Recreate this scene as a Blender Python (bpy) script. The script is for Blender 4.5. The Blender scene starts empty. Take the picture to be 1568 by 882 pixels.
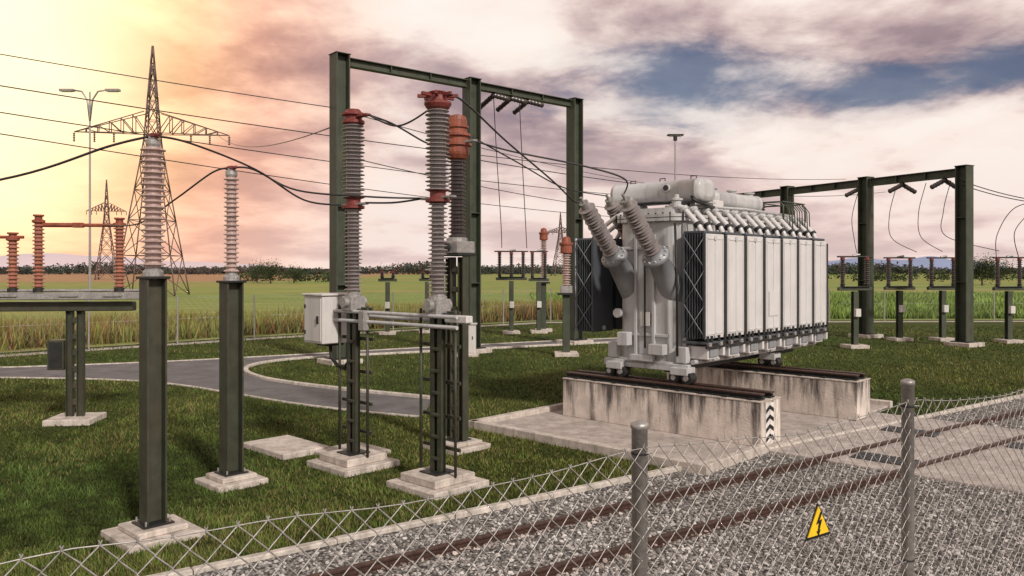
import bpy, math, random
import numpy as np
from mathutils import Vector
random.seed(4); rng=np.random.default_rng(7)
S=bpy.context.scene
S.view_settings.view_transform='Standard'; S.view_settings.look='None'; S.view_settings.exposure=0

# ---------------------------------------------------------------- materials
def mat(name,col,rough=.6,metal=0,var=.25,scale=6,bump=.0,bscale=60,streak=0,dirt=(.05,.045,.035),spec=.4,attr=None,sx=7,rim=None):
    m=bpy.data.materials.new(name); m.use_nodes=True
    nt=m.node_tree; N=nt.nodes; L=nt.links
    b=N['Principled BSDF']; b.inputs['Roughness'].default_value=rough; b.inputs['Metallic'].default_value=metal
    b.inputs['Specular IOR Level'].default_value=spec
    tc=N.new('ShaderNodeTexCoord')
    n=N.new('ShaderNodeTexNoise'); n.inputs['Scale'].default_value=scale; n.inputs['Detail'].default_value=5; n.inputs['Roughness'].default_value=.65
    L.new(tc.outputs['Object'],n.inputs['Vector'])
    r=N.new('ShaderNodeValToRGB'); L.new(n.outputs['Fac'],r.inputs['Fac'])
    r.color_ramp.elements[0].position=.3; r.color_ramp.elements[1].position=.7
    r.color_ramp.elements[0].color=[c*(1-var) for c in col]+[1]; r.color_ramp.elements[1].color=[min(1,c*(1+var)) for c in col]+[1]
    out=r.outputs['Color']
    if attr:
        a=N.new('ShaderNodeAttribute'); a.attribute_name=attr
        mx=N.new('ShaderNodeMix'); mx.data_type='RGBA'; mx.blend_type='MULTIPLY'; mx.inputs['Factor'].default_value=1
        L.new(out,mx.inputs[6]); L.new(a.outputs['Color'],mx.inputs[7]); out=mx.outputs[2]
    if streak>0:
        mp=N.new('ShaderNodeMapping'); mp.inputs['Scale'].default_value=(sx,sx,.7); L.new(tc.outputs['Object'],mp.inputs['Vector'])
        n2=N.new('ShaderNodeTexNoise'); n2.inputs['Scale'].default_value=1; n2.inputs['Detail'].default_value=7; n2.inputs['Roughness'].default_value=.65; L.new(mp.outputs[0],n2.inputs['Vector'])
        fac=n2.outputs['Fac']
        if rim:  # run-off dirt gathers below the top edge (height in metres)
            sp=N.new('ShaderNodeSeparateXYZ'); L.new(tc.outputs['Object'],sp.inputs[0])
            mr=N.new('ShaderNodeMapRange'); L.new(sp.outputs[2],mr.inputs[0])
            for i,v in enumerate((rim[0],rim[1],-.05,.10)): mr.inputs[i+1].default_value=v
            ad=N.new('ShaderNodeMath'); ad.operation='ADD'; L.new(fac,ad.inputs[0]); L.new(mr.outputs[0],ad.inputs[1]); fac=ad.outputs[0]
        r2=N.new('ShaderNodeValToRGB'); r2.color_ramp.elements[0].position=.48; r2.color_ramp.elements[1].position=.68
        r2.color_ramp.elements[0].color=(0,0,0,1); r2.color_ramp.elements[1].color=(streak,)*3+(1,)
        L.new(fac,r2.inputs['Fac'])
        mx=N.new('ShaderNodeMix'); mx.data_type='RGBA'; L.new(r2.outputs['Color'],mx.inputs['Factor']); L.new(out,mx.inputs[6]); mx.inputs[7].default_value=(*dirt,1); out=mx.outputs[2]
    L.new(out,b.inputs['Base Color'])
    if bump>0:
        n3=N.new('ShaderNodeTexNoise'); n3.inputs['Scale'].default_value=bscale; n3.inputs['Detail'].default_value=5
        L.new(tc.outputs['Object'],n3.inputs['Vector'])
        bp=N.new('ShaderNodeBump'); bp.inputs['Strength'].default_value=bump; bp.inputs['Distance'].default_value=.02
        L.new(n3.outputs['Fac'],bp.inputs['Height']); L.new(bp.outputs[0],b.inputs['Normal'])
    return m
M={}
M['green']=mat('green_painted_steel',(.045,.049,.032),.5,0,.3,5,.1,40,.45,(.09,.06,.04))
M['green2']=mat('gantry_green_steel',(.050,.062,.042),.5,0,.3,2,0,40,.5,(.10,.08,.06))
M['dark']=mat('dark_steel',(.025,.026,.025),.5,.2,.3,8)
M['pyl']=mat('hazed_pylon_steel',(.15,.10,.09),.7,.1,.2,3)  # distance haze is mixed into the steel colour
M['galv']=mat('galvanised_steel',(.38,.37,.36),.45,.5,.3,25,.15,80,.4,(.18,.14,.11))
M['wire']=mat('fence_wire',(.40,.38,.36),.45,.4,.35,30)
M['cable']=mat('cable',(.03,.028,.028),.5,.1,.2,10)
M['porc']=mat('grey_porcelain',(.25,.22,.215),.28,0,.15,9,0,40,.4,(.08,.06,.06),.6)
M['porcw']=mat('light_porcelain',(.46,.34,.31),.28,0,.15,9,0,40,.5,(.20,.10,.08),.6)
M['porco']=mat('warm_porcelain',(.36,.15,.10),.3,0,.15,9,0,40,.2,(.16,.06,.03),.6)
M['porcb']=mat('brown_porcelain',(.06,.045,.045),.3,0,.2,9,0,40,0,spec=.6)
M['red']=mat('red_cap',(.19,.038,.032),.5,0,.35,15,.1,40,.5,(.07,.03,.025))
M['orange']=mat('orange_cap',(.27,.075,.042),.5,0,.35,10,.1,40,.6,(.11,.04,.03))
M['grey']=mat('light_grey_paint',(.47,.468,.47),.36,0,.10,2,.05,20,.5,(.23,.22,.215))
M['turret']=mat('turret_grey_paint',(.24,.25,.265),.36,0,.1,3,.05,20,.4,(.14,.14,.14))
M['white']=mat('radiator_paint',(.60,.585,.58),.36,0,.06,2,.04,20,.28,(.40,.38,.365),sx=4)
M['fin']=mat('radiator_fin_shade',(.07,.078,.09),.5,0,.15,3)  # dark colour carries the shade between the fins, not a separate paint
M['box']=mat('cabinet_paint',(.60,.58,.56),.4,0,.07,3,.03,20,.4,(.4,.36,.32))
M['conc']=mat('concrete',(.52,.46,.41),.85,0,.28,5,.5,45,.6,(.20,.17,.13))
M['concs']=mat('stained_concrete',(.62,.55,.49),.85,0,.22,3,.5,30,.95,(.06,.05,.045),sx=5.5,rim=(.25,.80))
M['slab']=mat('slab_concrete',(.42,.365,.33),.85,0,.3,2.2,.3,60,.6,(.19,.165,.15))
M['asph']=mat('asphalt',(.125,.118,.122),.85,0,.35,1.7,.3,120,.3,(.17,.15,.14))
M['kerb']=mat('kerb_concrete',(.52,.47,.42),.85,0,.3,8,.3,40,.6,(.2,.18,.12))
M['rust']=mat('rusty_rail',(.075,.042,.032),.5,.3,.4,15,.3)
M['grate']=mat('steel_grate',(.09,.09,.095),.6,.4,.4,40,.5,90)
M['yellow']=mat('sign_yellow',(.85,.56,.02),.4,0,.08,10,0,40,.2,(.4,.25,.05))
M['black']=mat('sign_black',(.01,.01,.01),.5,0,.05,10)
M['signw']=mat('chevron_white',(.75,.72,.70),.5,0,.08,20,0,40,.5,(.3,.25,.2))
M['glass']=mat('dark_glass',(.02,.022,.025),.15,0,.1,10)
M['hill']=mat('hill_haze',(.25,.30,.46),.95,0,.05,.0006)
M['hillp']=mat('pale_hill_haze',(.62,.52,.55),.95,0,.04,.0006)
M['grassb']=mat('grass_blades',(1,1,1),.65,0,.15,.8,attr='Col',spec=.15)
M['leaf']=mat('leaves',(1,1,1),.7,0,.15,.5,attr='Col',spec=.1)
M['stone']=mat('gravel_stone',(1,1,1),.8,0,.2,40,attr='Col',spec=.3)
M['bark']=mat('bark',(.07,.05,.04),.9,0,.3,20,.4)

# ---------------------------------------------------------------- mesh builder
class MB:
    def __init__(s): s.v=[];s.f=[];s.m=[];s.sm=[];s.mats=[]
    def add(s,vs,fs,mt,sm=False):
        if mt not in s.mats: s.mats.append(mt)
        k=s.mats.index(mt); o=len(s.v)
        s.v+= [tuple(p) for p in vs]; s.f+=[tuple(i+o for i in f) for f in fs]; s.m+=[k]*len(fs); s.sm+=[sm]*len(fs)
    def box(s,c,d,mt,ax=None):
        X,Y,Z=ax or (Vector((1,0,0)),Vector((0,1,0)),Vector((0,0,1))); c=Vector(c); vs=[]
        bv=min(.012,min(d)*.2)
        for (k,sh) in ((-1,bv),(-1,0),(1,0),(1,bv)):
            z=k*(d[2]/2-(0 if sh else bv))
            for a,b in ((-1,-1),(1,-1),(1,1),(-1,1)):
                vs.append(c+X*a*(d[0]/2-sh)+Y*b*(d[1]/2-sh)+Z*z)
        fs=[(3,2,1,0),(12,13,14,15)]
        for l in range(3):
            for i in range(4):
                j=(i+1)%4; fs.append((l*4+i,l*4+j,l*4+4+j,l*4+4+i))
        s.add(vs,fs,mt)
    def cyl(s,p0,p1,r0,mt,r1=None,n=12,sm=True):
        s.lathe(p0,Vector(p1)-Vector(p0),[(0,r0),(1,r0 if r1 is None else r1)],mt,n,norm=False,sm=sm)
    def lathe(s,p0,d,prof,mt,n=14,norm=True,sm=False,sq=None):
        p0=Vector(p0); d=Vector(d); dn=d.normalized(); D=dn if norm else d
        a=dn.orthogonal().normalized(); b=dn.cross(a); vs=[];fs=[]
        if sq: a=Vector((0,0,1)); b=dn.cross(a)
        for h,r in prof:
            for i in range(n):
                t=2*math.pi*i/n
                if sq:
                    ct,st=math.cos(t),math.sin(t); k=(abs(ct)**sq+abs(st)**sq)**(-1/sq); vs.append(p0+D*h+(a*ct*.9+b*st*1.25)*r*k)
                else: vs.append(p0+D*h+(a*math.cos(t)+b*math.sin(t))*r)
        for k in range(len(prof)-1):
            for i in range(n):
                j=(i+1)%n; fs.append((k*n+i,k*n+j,k*n+n+j,k*n+n+i))
        s.add(vs,fs,mt,sm)
        s.add(vs[:n],[tuple(range(n))[::-1]],mt); s.add(vs[-n:],[tuple(range(n))],mt)
    def tube(s,pts,r,mt,n=6):
        pts=[Vector(p) for p in pts]; vs=[];fs=[]; up=None
        for i,p in enumerate(pts):
            t=(pts[min(i+1,len(pts)-1)]-pts[max(i-1,0)]).normalized()
            a=(t.orthogonal() if up is None else up-t*up.dot(t)).normalized(); up=a; b=t.cross(a)
            for k in range(n):
                q=2*math.pi*k/n; vs.append(p+(a*math.cos(q)+b*math.sin(q))*r)
        for i in range(len(pts)-1):
            for k in range(n):
                j=(k+1)%n; fs.append((i*n+k,i*n+j,i*n+n+j,i*n+n+k))
        fs.append(tuple(range(n))[::-1]); fs.append(tuple(len(vs)-n+i for i in range(n)))
        s.add(vs,fs,mt,True)
    def bar(s,p0,p1,w,mt): s.tube([p0,p1],w,mt,4)
    def hbeam(s,p0,p1,w,mt,ax,tf=None):
        p0=Vector(p0);p1=Vector(p1); t=(p1-p0); L=t.length; t.normalize(); X=Vector(ax).normalized(); Y=t.cross(X).normalized(); c=(p0+p1)/2; tf=tf or w*.09
        s.box(c+Y*(w/2-tf/2),(w,tf,L),mt,(X,Y,t)); s.box(c-Y*(w/2-tf/2),(w,tf,L),mt,(X,Y,t)); s.box(c,(tf,w-2*tf-.004,L-.004),mt,(X,Y,t))
    def prism(s,pts,z0,z1,mt,sm=False):
        n=len(pts); vs=[(p[0],p[1],z0) for p in pts]+[(p[0],p[1],z1) for p in pts]
        fs=[tuple(range(n))[::-1],tuple(range(n,2*n))]+[(i,(i+1)%n,n+(i+1)%n,n+i) for i in range(n)]
        s.add(vs,fs,mt,sm)
    def insul(s,p0,d,L,rc,rs,mt,pitch=.06,n=16):
        N=max(3,int(L/pitch)); p=L/N; pr=[]
        for i in range(N):
            q=rs*(1 if i%2==0 else .9); h=i*p
            pr+=[(h,rc),(h+p*.25,rc),(h+p*.42,q),(h+p*.56,q),(h+p*.85,rc)]
        pr.append((L,rc)); s.lathe(p0,d,pr,mt,n,sm=False)
    def make(s,name,parent=None):
        me=bpy.data.meshes.new(name); me.from_pydata(s.v,[],s.f)
        for k in s.mats: me.materials.append(M[k])
        me.polygons.foreach_set('material_index',s.m); me.polygons.foreach_set('use_smooth',s.sm); me.update()
        o=bpy.data.objects.new(name,me); S.collection.objects.link(o)
        if parent: o.parent=parent
        return o
def V(*a): return Vector(a)
Zv=V(0,0,1)
e1=V(.724,-.69,0).normalized(); e2=V(.69,.724,0).normalized()
T=V(.813,.582,0).normalized(); Nn=V(-.582,.813,0).normalized()
AX=(e1,e2,Zv)
O=V(1.03,16.05,0)
def L(s,v,z=0): return O+e1*s+e2*v+Zv*z
def TN(t,n,z=0): return T*t+Nn*n+Zv*z

def soup(name,Vt,C,mt,nv=3):
    n=len(Vt)//nv; me=bpy.data.meshes.new(name); me.vertices.add(len(Vt)); me.vertices.foreach_set('co',Vt.astype(np.float32).ravel())
    me.loops.add(len(Vt)); me.loops.foreach_set('vertex_index',np.arange(len(Vt),dtype=np.int32))
    me.polygons.add(n); me.polygons.foreach_set('loop_start',np.arange(0,len(Vt),nv,dtype=np.int32))
    try: me.polygons.foreach_set('loop_total',np.full(n,nv,dtype=np.int32))
    except Exception: pass
    a=me.attributes.new('Col','FLOAT_COLOR','POINT'); c4=np.ones((len(Vt),4),np.float32); c4[:,:3]=C; a.data.foreach_set('color',c4.ravel())
    me.materials.append(M[mt]); me.update(calc_edges=True); me.validate()
    o=bpy.data.objects.new(name,me); S.collection.objects.link(o); return o
def blades(name,P,h,w,C,mt='grassb',lean=.5):
    n=len(P); th=rng.uniform(0,2*np.pi,n); d=np.stack([np.cos(th),np.sin(th),0*th],1); 
    ph=rng.uniform(0,2*np.pi,n); ln=np.stack([np.cos(ph),np.sin(ph),0*ph],1)*(rng.uniform(0,lean,n)*h)[:,None]
    a=P-d*(w/2)[:,None]; b=P+d*(w/2)[:,None]; t=P+ln; t[:,2]+=h
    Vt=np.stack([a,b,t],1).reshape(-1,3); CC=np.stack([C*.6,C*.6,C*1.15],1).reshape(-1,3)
    return soup(name,Vt,CC,mt)
def leaves(name,P,size,C,mt='leaf'):
    n=len(P); A=rng.normal(size=(n,3)); A/=np.linalg.norm(A,axis=1)[:,None]; B=rng.normal(size=(n,3)); B/=np.linalg.norm(B,axis=1)[:,None]
    Vt=np.stack([P-A*size[:,None],P+A*size[:,None],P+B*size[:,None]*1.3],1).reshape(-1,3)
    return soup(name,Vt,np.repeat(C,3,0),mt)
def inpoly(x,y,poly):
    r=np.zeros(len(x),bool); n=len(poly); j=n-1
    for i in range(n):
        xi,yi=poly[i];xj,yj=poly[j]
        c=((yi>y)!=(yj>y))&(x<(xj-xi)*(y-yi)/(yj-yi+1e-9)+xi); r^=c; j=i
    return r

# ---------------------------------------------------------------- ground
def node_mat(name,build):
    m=bpy.data.materials.new(name); m.use_nodes=True; build(m.node_tree); return m
def ramp(nt,fac,stops):
    r=nt.nodes.new('ShaderNodeValToRGB'); e=r.color_ramp.elements
    while len(e)<len(stops): e.new(.5)
    for i,(p,c) in enumerate(stops): e[i].position=p; e[i].color=(*c,1)
    nt.links.new(fac,r.inputs['Fac']); return r.outputs['Color']
def noise(nt,vec,sc,det=6,rough=.6,mapping=None,dist=0,loc=None):
    if mapping:
        mp=nt.nodes.new('ShaderNodeMapping'); mp.inputs['Scale'].default_value=mapping; nt.links.new(vec,mp.inputs['Vector']); vec=mp.outputs[0]
        if loc: mp.inputs['Location'].default_value=loc
    n=nt.nodes.new('ShaderNodeTexNoise'); n.inputs['Scale'].default_value=sc; n.inputs['Detail'].default_value=det; n.inputs['Roughness'].default_value=rough; n.inputs['Distortion'].default_value=dist
    nt.links.new(vec,n.inputs['Vector']); return n.outputs['Fac']
def mixc(nt,f,a,b,mode='MIX'):
    m=nt.nodes.new('ShaderNodeMix'); m.data_type='RGBA'; m.blend_type=mode
    if isinstance(f,(int,float)): m.inputs['Factor'].default_value=f
    else: nt.links.new(f,m.inputs['Factor'])
    for k,x in ((6,a),(7,b)):
        if isinstance(x,tuple): m.inputs[k].default_value=(*x,1)
        else: nt.links.new(x,m.inputs[k])
    return m.outputs[2]
def g_lawn(nt):
    tc=nt.nodes.new('ShaderNodeTexCoord').outputs['Object']; b=nt.nodes['Principled BSDF']; b.inputs['Roughness'].default_value=.9; b.inputs['Specular IOR Level'].default_value=.1
    c=ramp(nt,noise(nt,tc,.35,8,.7),[(.3,(.050,.070,.016)),(.5,(.075,.098,.022)),(.7,(.12,.125,.035))])
    c=mixc(nt,.6,c,ramp(nt,noise(nt,tc,14,6,.75),[(.3,(.3,.3,.3)),(.7,(1.0,1.0,1.0))]),'MULTIPLY')
    nt.links.new(c,b.inputs['Base Color'])
    bp=nt.nodes.new('ShaderNodeBump'); bp.inputs['Strength'].default_value=.8; bp.inputs['Distance'].default_value=.05
    nt.links.new(noise(nt,tc,20,6,.8),bp.inputs['Height']); nt.links.new(bp.outputs[0],b.inputs['Normal'])
def g_field(nt):
    tc=nt.nodes.new('ShaderNodeTexCoord').outputs['Object']; b=nt.nodes['Principled BSDF']; b.inputs['Roughness'].default_value=.9; b.inputs['Specular IOR Level'].default_value=.1
    sp=nt.nodes.new('ShaderNodeSeparateXYZ'); nt.links.new(tc,sp.inputs[0])
    c=ramp(nt,noise(nt,tc,1,3,.5,(.004,.02,1)),[(.36,(.34,.26,.10)),(.44,(.29,.30,.09)),(.55,(.21,.28,.075)),(.66,(.34,.34,.12))])
    mr=nt.nodes.new('ShaderNodeMapRange'); nt.links.new(sp.outputs[1],mr.inputs[0]); mr.inputs[1].default_value=160; mr.inputs[2].default_value=200
    ml=nt.nodes.new('ShaderNodeMapRange'); nt.links.new(sp.outputs[0],ml.inputs[0]); ml.inputs[1].default_value=-45; ml.inputs[2].default_value=-75
    mm=nt.nodes.new('ShaderNodeMath'); mm.operation='MULTIPLY'; nt.links.new(mr.outputs[0],mm.inputs[0]); nt.links.new(ml.outputs[0],mm.inputs[1])
    c=mixc(nt,mm.outputs[0],c,(.42,.25,.14))
    c=mixc(nt,.7,c,ramp(nt,noise(nt,tc,1,8,.75,(.15,.5,1)),[(.3,(.45,.45,.45)),(.7,(1.2,1.2,1.2))]),'MULTIPLY')
    nt.links.new(c,b.inputs['Base Color'])
def g_gravel(nt):
    tc=nt.nodes.new('ShaderNodeTexCoord').outputs['Object']; b=nt.nodes['Principled BSDF']; b.inputs['Roughness'].default_value=.85
    v=nt.nodes.new('ShaderNodeTexVoronoi'); v.inputs['Scale'].default_value=26; nt.links.new(tc,v.inputs['Vector'])
    sep=nt.nodes.new('ShaderNodeSeparateColor'); nt.links.new(v.outputs['Color'],sep.inputs[0])
    c=ramp(nt,sep.outputs[0],[(0,(.12,.11,.10)),(.5,(.31,.28,.26)),(1,(.56,.52,.48))])
    c=mixc(nt,1.0,c,ramp(nt,v.outputs['Distance'],[(.3,(1,1,1)),(.75,(.12,.12,.12))]),'MULTIPLY')
    nt.links.new(c,b.inputs['Base Color'])
    bp=nt.nodes.new('ShaderNodeBump'); bp.inputs['Strength'].default_value=1; bp.inputs['Distance'].default_value=.03; bp.invert=True
    nt.links.new(v.outputs['Distance'],bp.inputs['Height']); nt.links.new(bp.outputs[0],b.inputs['Normal'])
M['lawn']=node_mat('lawn_ground',g_lawn); M['field']=node_mat('crop_field',g_field); M['gravel']=node_mat('gravel',g_gravel)
def sheet(name,pts,z,mt):
    b=MB(); b.add([(p[0],p[1],z) for p in pts],[tuple(range(len(pts)))],mt); return b.make(name)
sheet('ground',[(-9000,-2000),(9000,-2000),(9000,12000),(-9000,12000)],0,'lawn')
field_poly=[(-9000,-500),(-400,-335),(-11.3,35.2),(2,46),(60,47.5),(400,50),(9000,60),(9000,11900),(-9000,11900)]
sheet('crop_field',field_poly,.006,'field')
sheet('gravel_bed',[TN(-30,-3),TN(70,-3),TN(70,8.15),TN(-30,8.15)],.006,'gravel')
sheet('verge_strip',[(-60,-16.5),(-11.0,33.6),(2,44.2),(45,45.6),(45,46.4),(2,45.2),(-11.2,34.6),(-60,-15)],.010,'slab')
far=[(-60,22.5),(-17,23.6),(-12.1,25.2),(-8.5,27.1),(-3.57,30.2),(3.2,33.9),(14,38.5)]
isl=[(14,36.6),(3.0,31.8),(-3.35,28.4),(-6.9,26.7),(-7.7,25.7),(-8.05,24.7),(-7.96,23.7),(-7.5,22.6),(-6.4,21.2),(-4.26,19.7),(-1.79,18.3)]
near=[(-1.83,16.05),(-3.05,16.6),(-4.8,17.6),(-6.8,19.2),(-9.07,20.9),(-11.5,21.7),(-16,22.0),(-60,21.0)]
road=far+isl+near
sheet('asphalt_road',road,.012,'asph')
def kerb(b,pts,w,h,mt='kerb'):
    for a,c in zip(pts[:-1],pts[1:]):
        a=V(*a[:2],0);c=V(*c[:2],0);d=(c-a).normalized();nn=V(-d.y,d.x,0)
        b.box((a+c)/2+Zv*h/2,((c-a).length+.01,w,h),mt,(d,nn,Zv))
def smoothp(pts,it=2):
    for _ in range(it):
        q=[pts[0]]
        for a,c in zip(pts[:-1],pts[1:]): q+=[(a[0]*.75+c[0]*.25,a[1]*.75+c[1]*.25),(a[0]*.25+c[0]*.75,a[1]*.25+c[1]*.75)]
        q.append(pts[-1]); pts=q
    return pts
b=MB(); kerb(b,smoothp(isl),.14,.08); kerb(b,smoothp(near),.08,.04); kerb(b,smoothp(far),.08,.04); b.make('road_kerb')
b=MB()
for i in range(60):
    t0=-25+i*1.5; b.box(TN(t0+.75,8.2+rng.uniform(-.008,.008),.03),(1.49,.10,.075+rng.uniform(-.012,.012)),'kerb',(T,Nn,Zv))
b.make('gravel_kerb')
for n0 in (7.24,6.11):
    b=MB()
    for h,w,z in ((.035,.06,.085),(.06,.02,.04),(.02,.12,.012)): b.box(TN(20,n0,z),(90,w,h),'rust',(T,Nn,Zv))
    b.make('railway_rail')
b=MB()
for i in range(3):
    for j in range(4):
        s0=4.35+j*2.0; v0=.0+i*1.6
        b.box(L(s0+.99,v0+.79,.01+rng.uniform(-.003,.003)),(1.97,1.57,.065),'slab',AX)
b.make('concrete_apron')
b=MB()
b.box(L(1.9,1.9,.03),(4.9,7.8,.045),'slab',AX)
for (s,v,ds,dv) in ((1.9,-1.95,5.0,.16),(-.55,1.9,.16,7.86),(1.9,5.75,5.0,.16),(4.33,-.95,.12,1.85)):
    b.box(L(s,v,.07),(ds,dv,.16),'conc',AX)
b.make('concrete_bund')
for s,v in ((6.0,.6),(8.6,.6),(5.6,3.1),(7.6,3.1)):
    b=MB(); b.box(L(s,v,.055),(.9,.42,.035),'grate',AX)
    for k in range(14): b.box(L(s-.4+k*.061,v,.078),(.014,.38,.01),'dark',AX)
    b.make('drain_grate')
b=MB(); b.box(V(-3.75,13.2,.05),(1.3,.85,.1),'conc',AX); b.box(V(-2.6,12.9,.04),(.9,.9,.07),'conc',AX); b.make('concrete_slab')

# ---------------------------------------------------------------- grass
n=400000
u=rng.uniform(-.95,.95,n); inv=rng.uniform(1/42,1/6.5,n); d=1/inv; x=u*d; y=d
nn=-.582*x+.813*y; sx=(x-O.x)*e1.x+(y-O.y)*e1.y; vx=(x-O.x)*e2.x+(y-O.y)*e2.y
ok=(nn>8.24)&~((sx>-.62)&(sx<4.42)&(vx>-2.03)&(vx<5.83))&~((sx>4.3)&(sx<12.4)&(vx>0)&(vx<4.8))&~inpoly(x,y,road)&~inpoly(x,y,field_poly)
x,y,d=x[ok],y[ok],d[ok]; n=len(x)
def vnoise(x,y,f,seed):
    r=np.random.default_rng(seed); o=np.zeros(len(x))
    for k in range(6):
        a=r.uniform(0,6.28); ff=f*r.uniform(.6,1.8); o+=np.sin((x*np.cos(a)+y*np.sin(a))*ff+r.uniform(0,6.28))
    return o/6
g1=vnoise(x,y,1.3,1); g2=vnoise(x,y,5,2); g3=vnoise(x,y,.5,12); g4=vnoise(x,y,12,14)
base=np.array([.090,.122,.026])[None]*np.clip(1+.6*g1+.7*g2+.6*g4,.25,3)[:,None]*rng.uniform(.45,1.6,n)[:,None]
base*=1+np.array([[.4,.2,.1]])*g3[:,None]
dry=rng.uniform(0,1,n)+.40*g1+.25*g3>.84; base[dry]=np.array([.26,.22,.085])*rng.uniform(.6,1.2,(dry.sum(),1))
h=rng.uniform(.02,.065,n)*(1+.5*g2+.4*g1+.4*g4)+d*.0006; w=.006+d*.0011
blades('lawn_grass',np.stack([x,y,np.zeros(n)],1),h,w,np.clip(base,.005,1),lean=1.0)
n=90000
t=rng.uniform(0,1,n)**1.0; off=rng.uniform(.8,11,n)
lx=-45+t*(60); 
seg=lx<-11.3
py=np.where(seg,35.2+(lx+11.3)*.952, np.where(lx<2,35.2+(lx+11.3)*.812,46+(lx-2)*.026))
X=lx-off*.62; Y=py+off*.75
hn=vnoise(X,Y,.5,5); h2=vnoise(X,Y,2.5,6)
C=np.array([.24,.25,.07])[None]*rng.uniform(.4,1.6,(n,1)); rd=(rng.uniform(0,1,n)+.6*hn)>.74; C[rd]=np.array([.32,.17,.08])*rng.uniform(.4,1.3,(rd.sum(),1))
hh=rng.uniform(.35,1.0,n)*(1+.6*hn+.4*h2)
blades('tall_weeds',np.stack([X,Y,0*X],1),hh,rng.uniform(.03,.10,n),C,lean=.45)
n=70000
X=rng.uniform(2,75,n);off=rng.uniform(0,1,n)**1.5*45;Y=47.5+X*.02+off
hn=vnoise(X,Y,.4,9); C=np.array([.19,.28,.065])[None]*rng.uniform(.5,1.5,(n,1))*(1+.5*hn)[:,None]
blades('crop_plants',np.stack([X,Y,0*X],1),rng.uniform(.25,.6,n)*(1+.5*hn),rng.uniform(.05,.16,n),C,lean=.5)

# ---------------------------------------------------------------- gravel stones
ico_v=[];ph=(1+5**.5)/2
for a,c in ((-1,ph),(1,ph),(-1,-ph),(1,-ph)): ico_v.append((a,c,0))
for a,c in ((-1,ph),(1,ph),(-1,-ph),(1,-ph)): ico_v.append((0,a,c))
for a,c in ((ph,-1),(ph,1),(-ph,-1),(-ph,1)): ico_v.append((a,0,c))
ico_v=np.array(ico_v)/1.9; ico_f=np.array([(0,11,5),(0,5,1),(0,1,7),(0,7,10),(0,10,11),(1,5,9),(5,11,4),(11,10,2),(10,7,6),(7,1,8),(3,9,4),(3,4,2),(3,2,6),(3,6,8),(3,8,9),(4,9,5),(2,4,11),(6,2,10),(8,6,7),(9,8,1)])
n=44000
u=rng.uniform(-.85,.85,n); d=1/rng.uniform(1/20,1/6.8,n); x=u*d;y=d
nn=-.582*x+.813*y; sx=(x-O.x)*e1.x+(y-O.y)*e1.y; vx=(x-O.x)*e2.x+(y-O.y)*e2.y
ok=(nn<8.1)&~((sx>4.2)&(sx<12.5)&(vx>-.05)&(vx<4.9))&(abs(nn-7.24)>.035)&(abs(nn-6.11)>.035)
x,y,d=x[ok],y[ok],d[ok];n=len(x); nn=nn[ok]
sz=rng.uniform(.012,.030,n)*(.8+d*.02)
jit=rng.uniform(.6,1.3,(n,12,1)); sc=rng.uniform(.7,1.3,(n,1,3)); sc[:,:,2]*=.7
th=rng.uniform(0,6.28,n); c_,s_=np.cos(th),np.sin(th)
vv=ico_v[None]*jit*sc*sz[:,None,None]; vx_=vv[:,:,0]*c_[:,None]-vv[:,:,1]*s_[:,None]; vy_=vv[:,:,0]*s_[:,None]+vv[:,:,1]*c_[:,None]
lift=.012+.022*np.exp(-np.minimum(abs(nn-7.24),abs(nn-6.11))/.06)
vv=np.stack([vx_+x[:,None],vy_+y[:,None],vv[:,:,2]+lift[:,None]],2)
tri=vv[:,ico_f.ravel(),:].reshape(-1,3)
g=rng.uniform(0,1,(n,1)); col=np.where(g<.33,.14,np.where(g<.73,.33,.58))*rng.uniform(.7,1.2,(n,1))*np.array([[1,.94,.89]])
nearrail=np.exp(-np.minimum(abs(nn-7.24),abs(nn-6.11))/.12)[:,None]; col=col*(1-nearrail*.6*np.array([[.6,.85,1]]))
pn=vnoise(x,y,.9,31)[:,None]; col=col*(1+.25*pn)
soup('gravel_stones',tri,np.repeat(np.clip(col,0,1),60,0),'stone')

# ---------------------------------------------------------------- parts
def footing(b,x,y,w=.8,h=.16,top=.6):
    b.box(V(x,y,.045),(w,w,.09),'conc',AX); b.box(V(x,y,.09+(h-.09)/2),(top,top,h-.09),'conc',AX)
    b.box(V(x,y,h+.012),(.34,.34,.02),'dark',AX)
    for i in (-1,1):
        for j in (-1,1): b.cyl(V(x,y,h+.02)+e1*i*.13+e2*j*.13,V(x,y,h+.07)+e1*i*.13+e2*j*.13,.012,'galv',n=6)
def post_ins(x,y,zt,zi,w,fw,ft,ri,pm):
    b=MB(); footing(b,x,y,fw,.16,ft)
    b.hbeam(V(x,y,.18),V(x,y,zt-.03),w,'green',e1)
    b.box(V(x,y,zt-.015),(w*1.25,w*1.25,.03),'dark',AX)
    b.lathe(V(x,y,zt),Zv,[(0,.11),(.05,.11),(.09,.075),(.12,.075)],'galv')
    b.insul(V(x,y,zt+.1),Zv,zi-zt-.22,ri*.62,ri,pm,.062,18)
    b.lathe(V(x,y,zi-.12),Zv,[(0,.07),(.03,.08),(.08,.08),(.10,.05),(.12,.05)],'galv')
    b.tube([V(x,y,zi)-e1*.14+Zv*.01,V(x,y,zi)+e1*.14+Zv*.01],.022,'red'); b.box(V(x,y,zi+.01),(.12,.09,.05),'red',AX)
    b.make('post_insulator')
post_ins(-4.01,8.9,2.92,4.48,.22,.82,.55,.135,'porcw')
post_ins(-3.91,11.1,2.84,4.40,.24,.72,.5,.105,'porcw')

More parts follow.
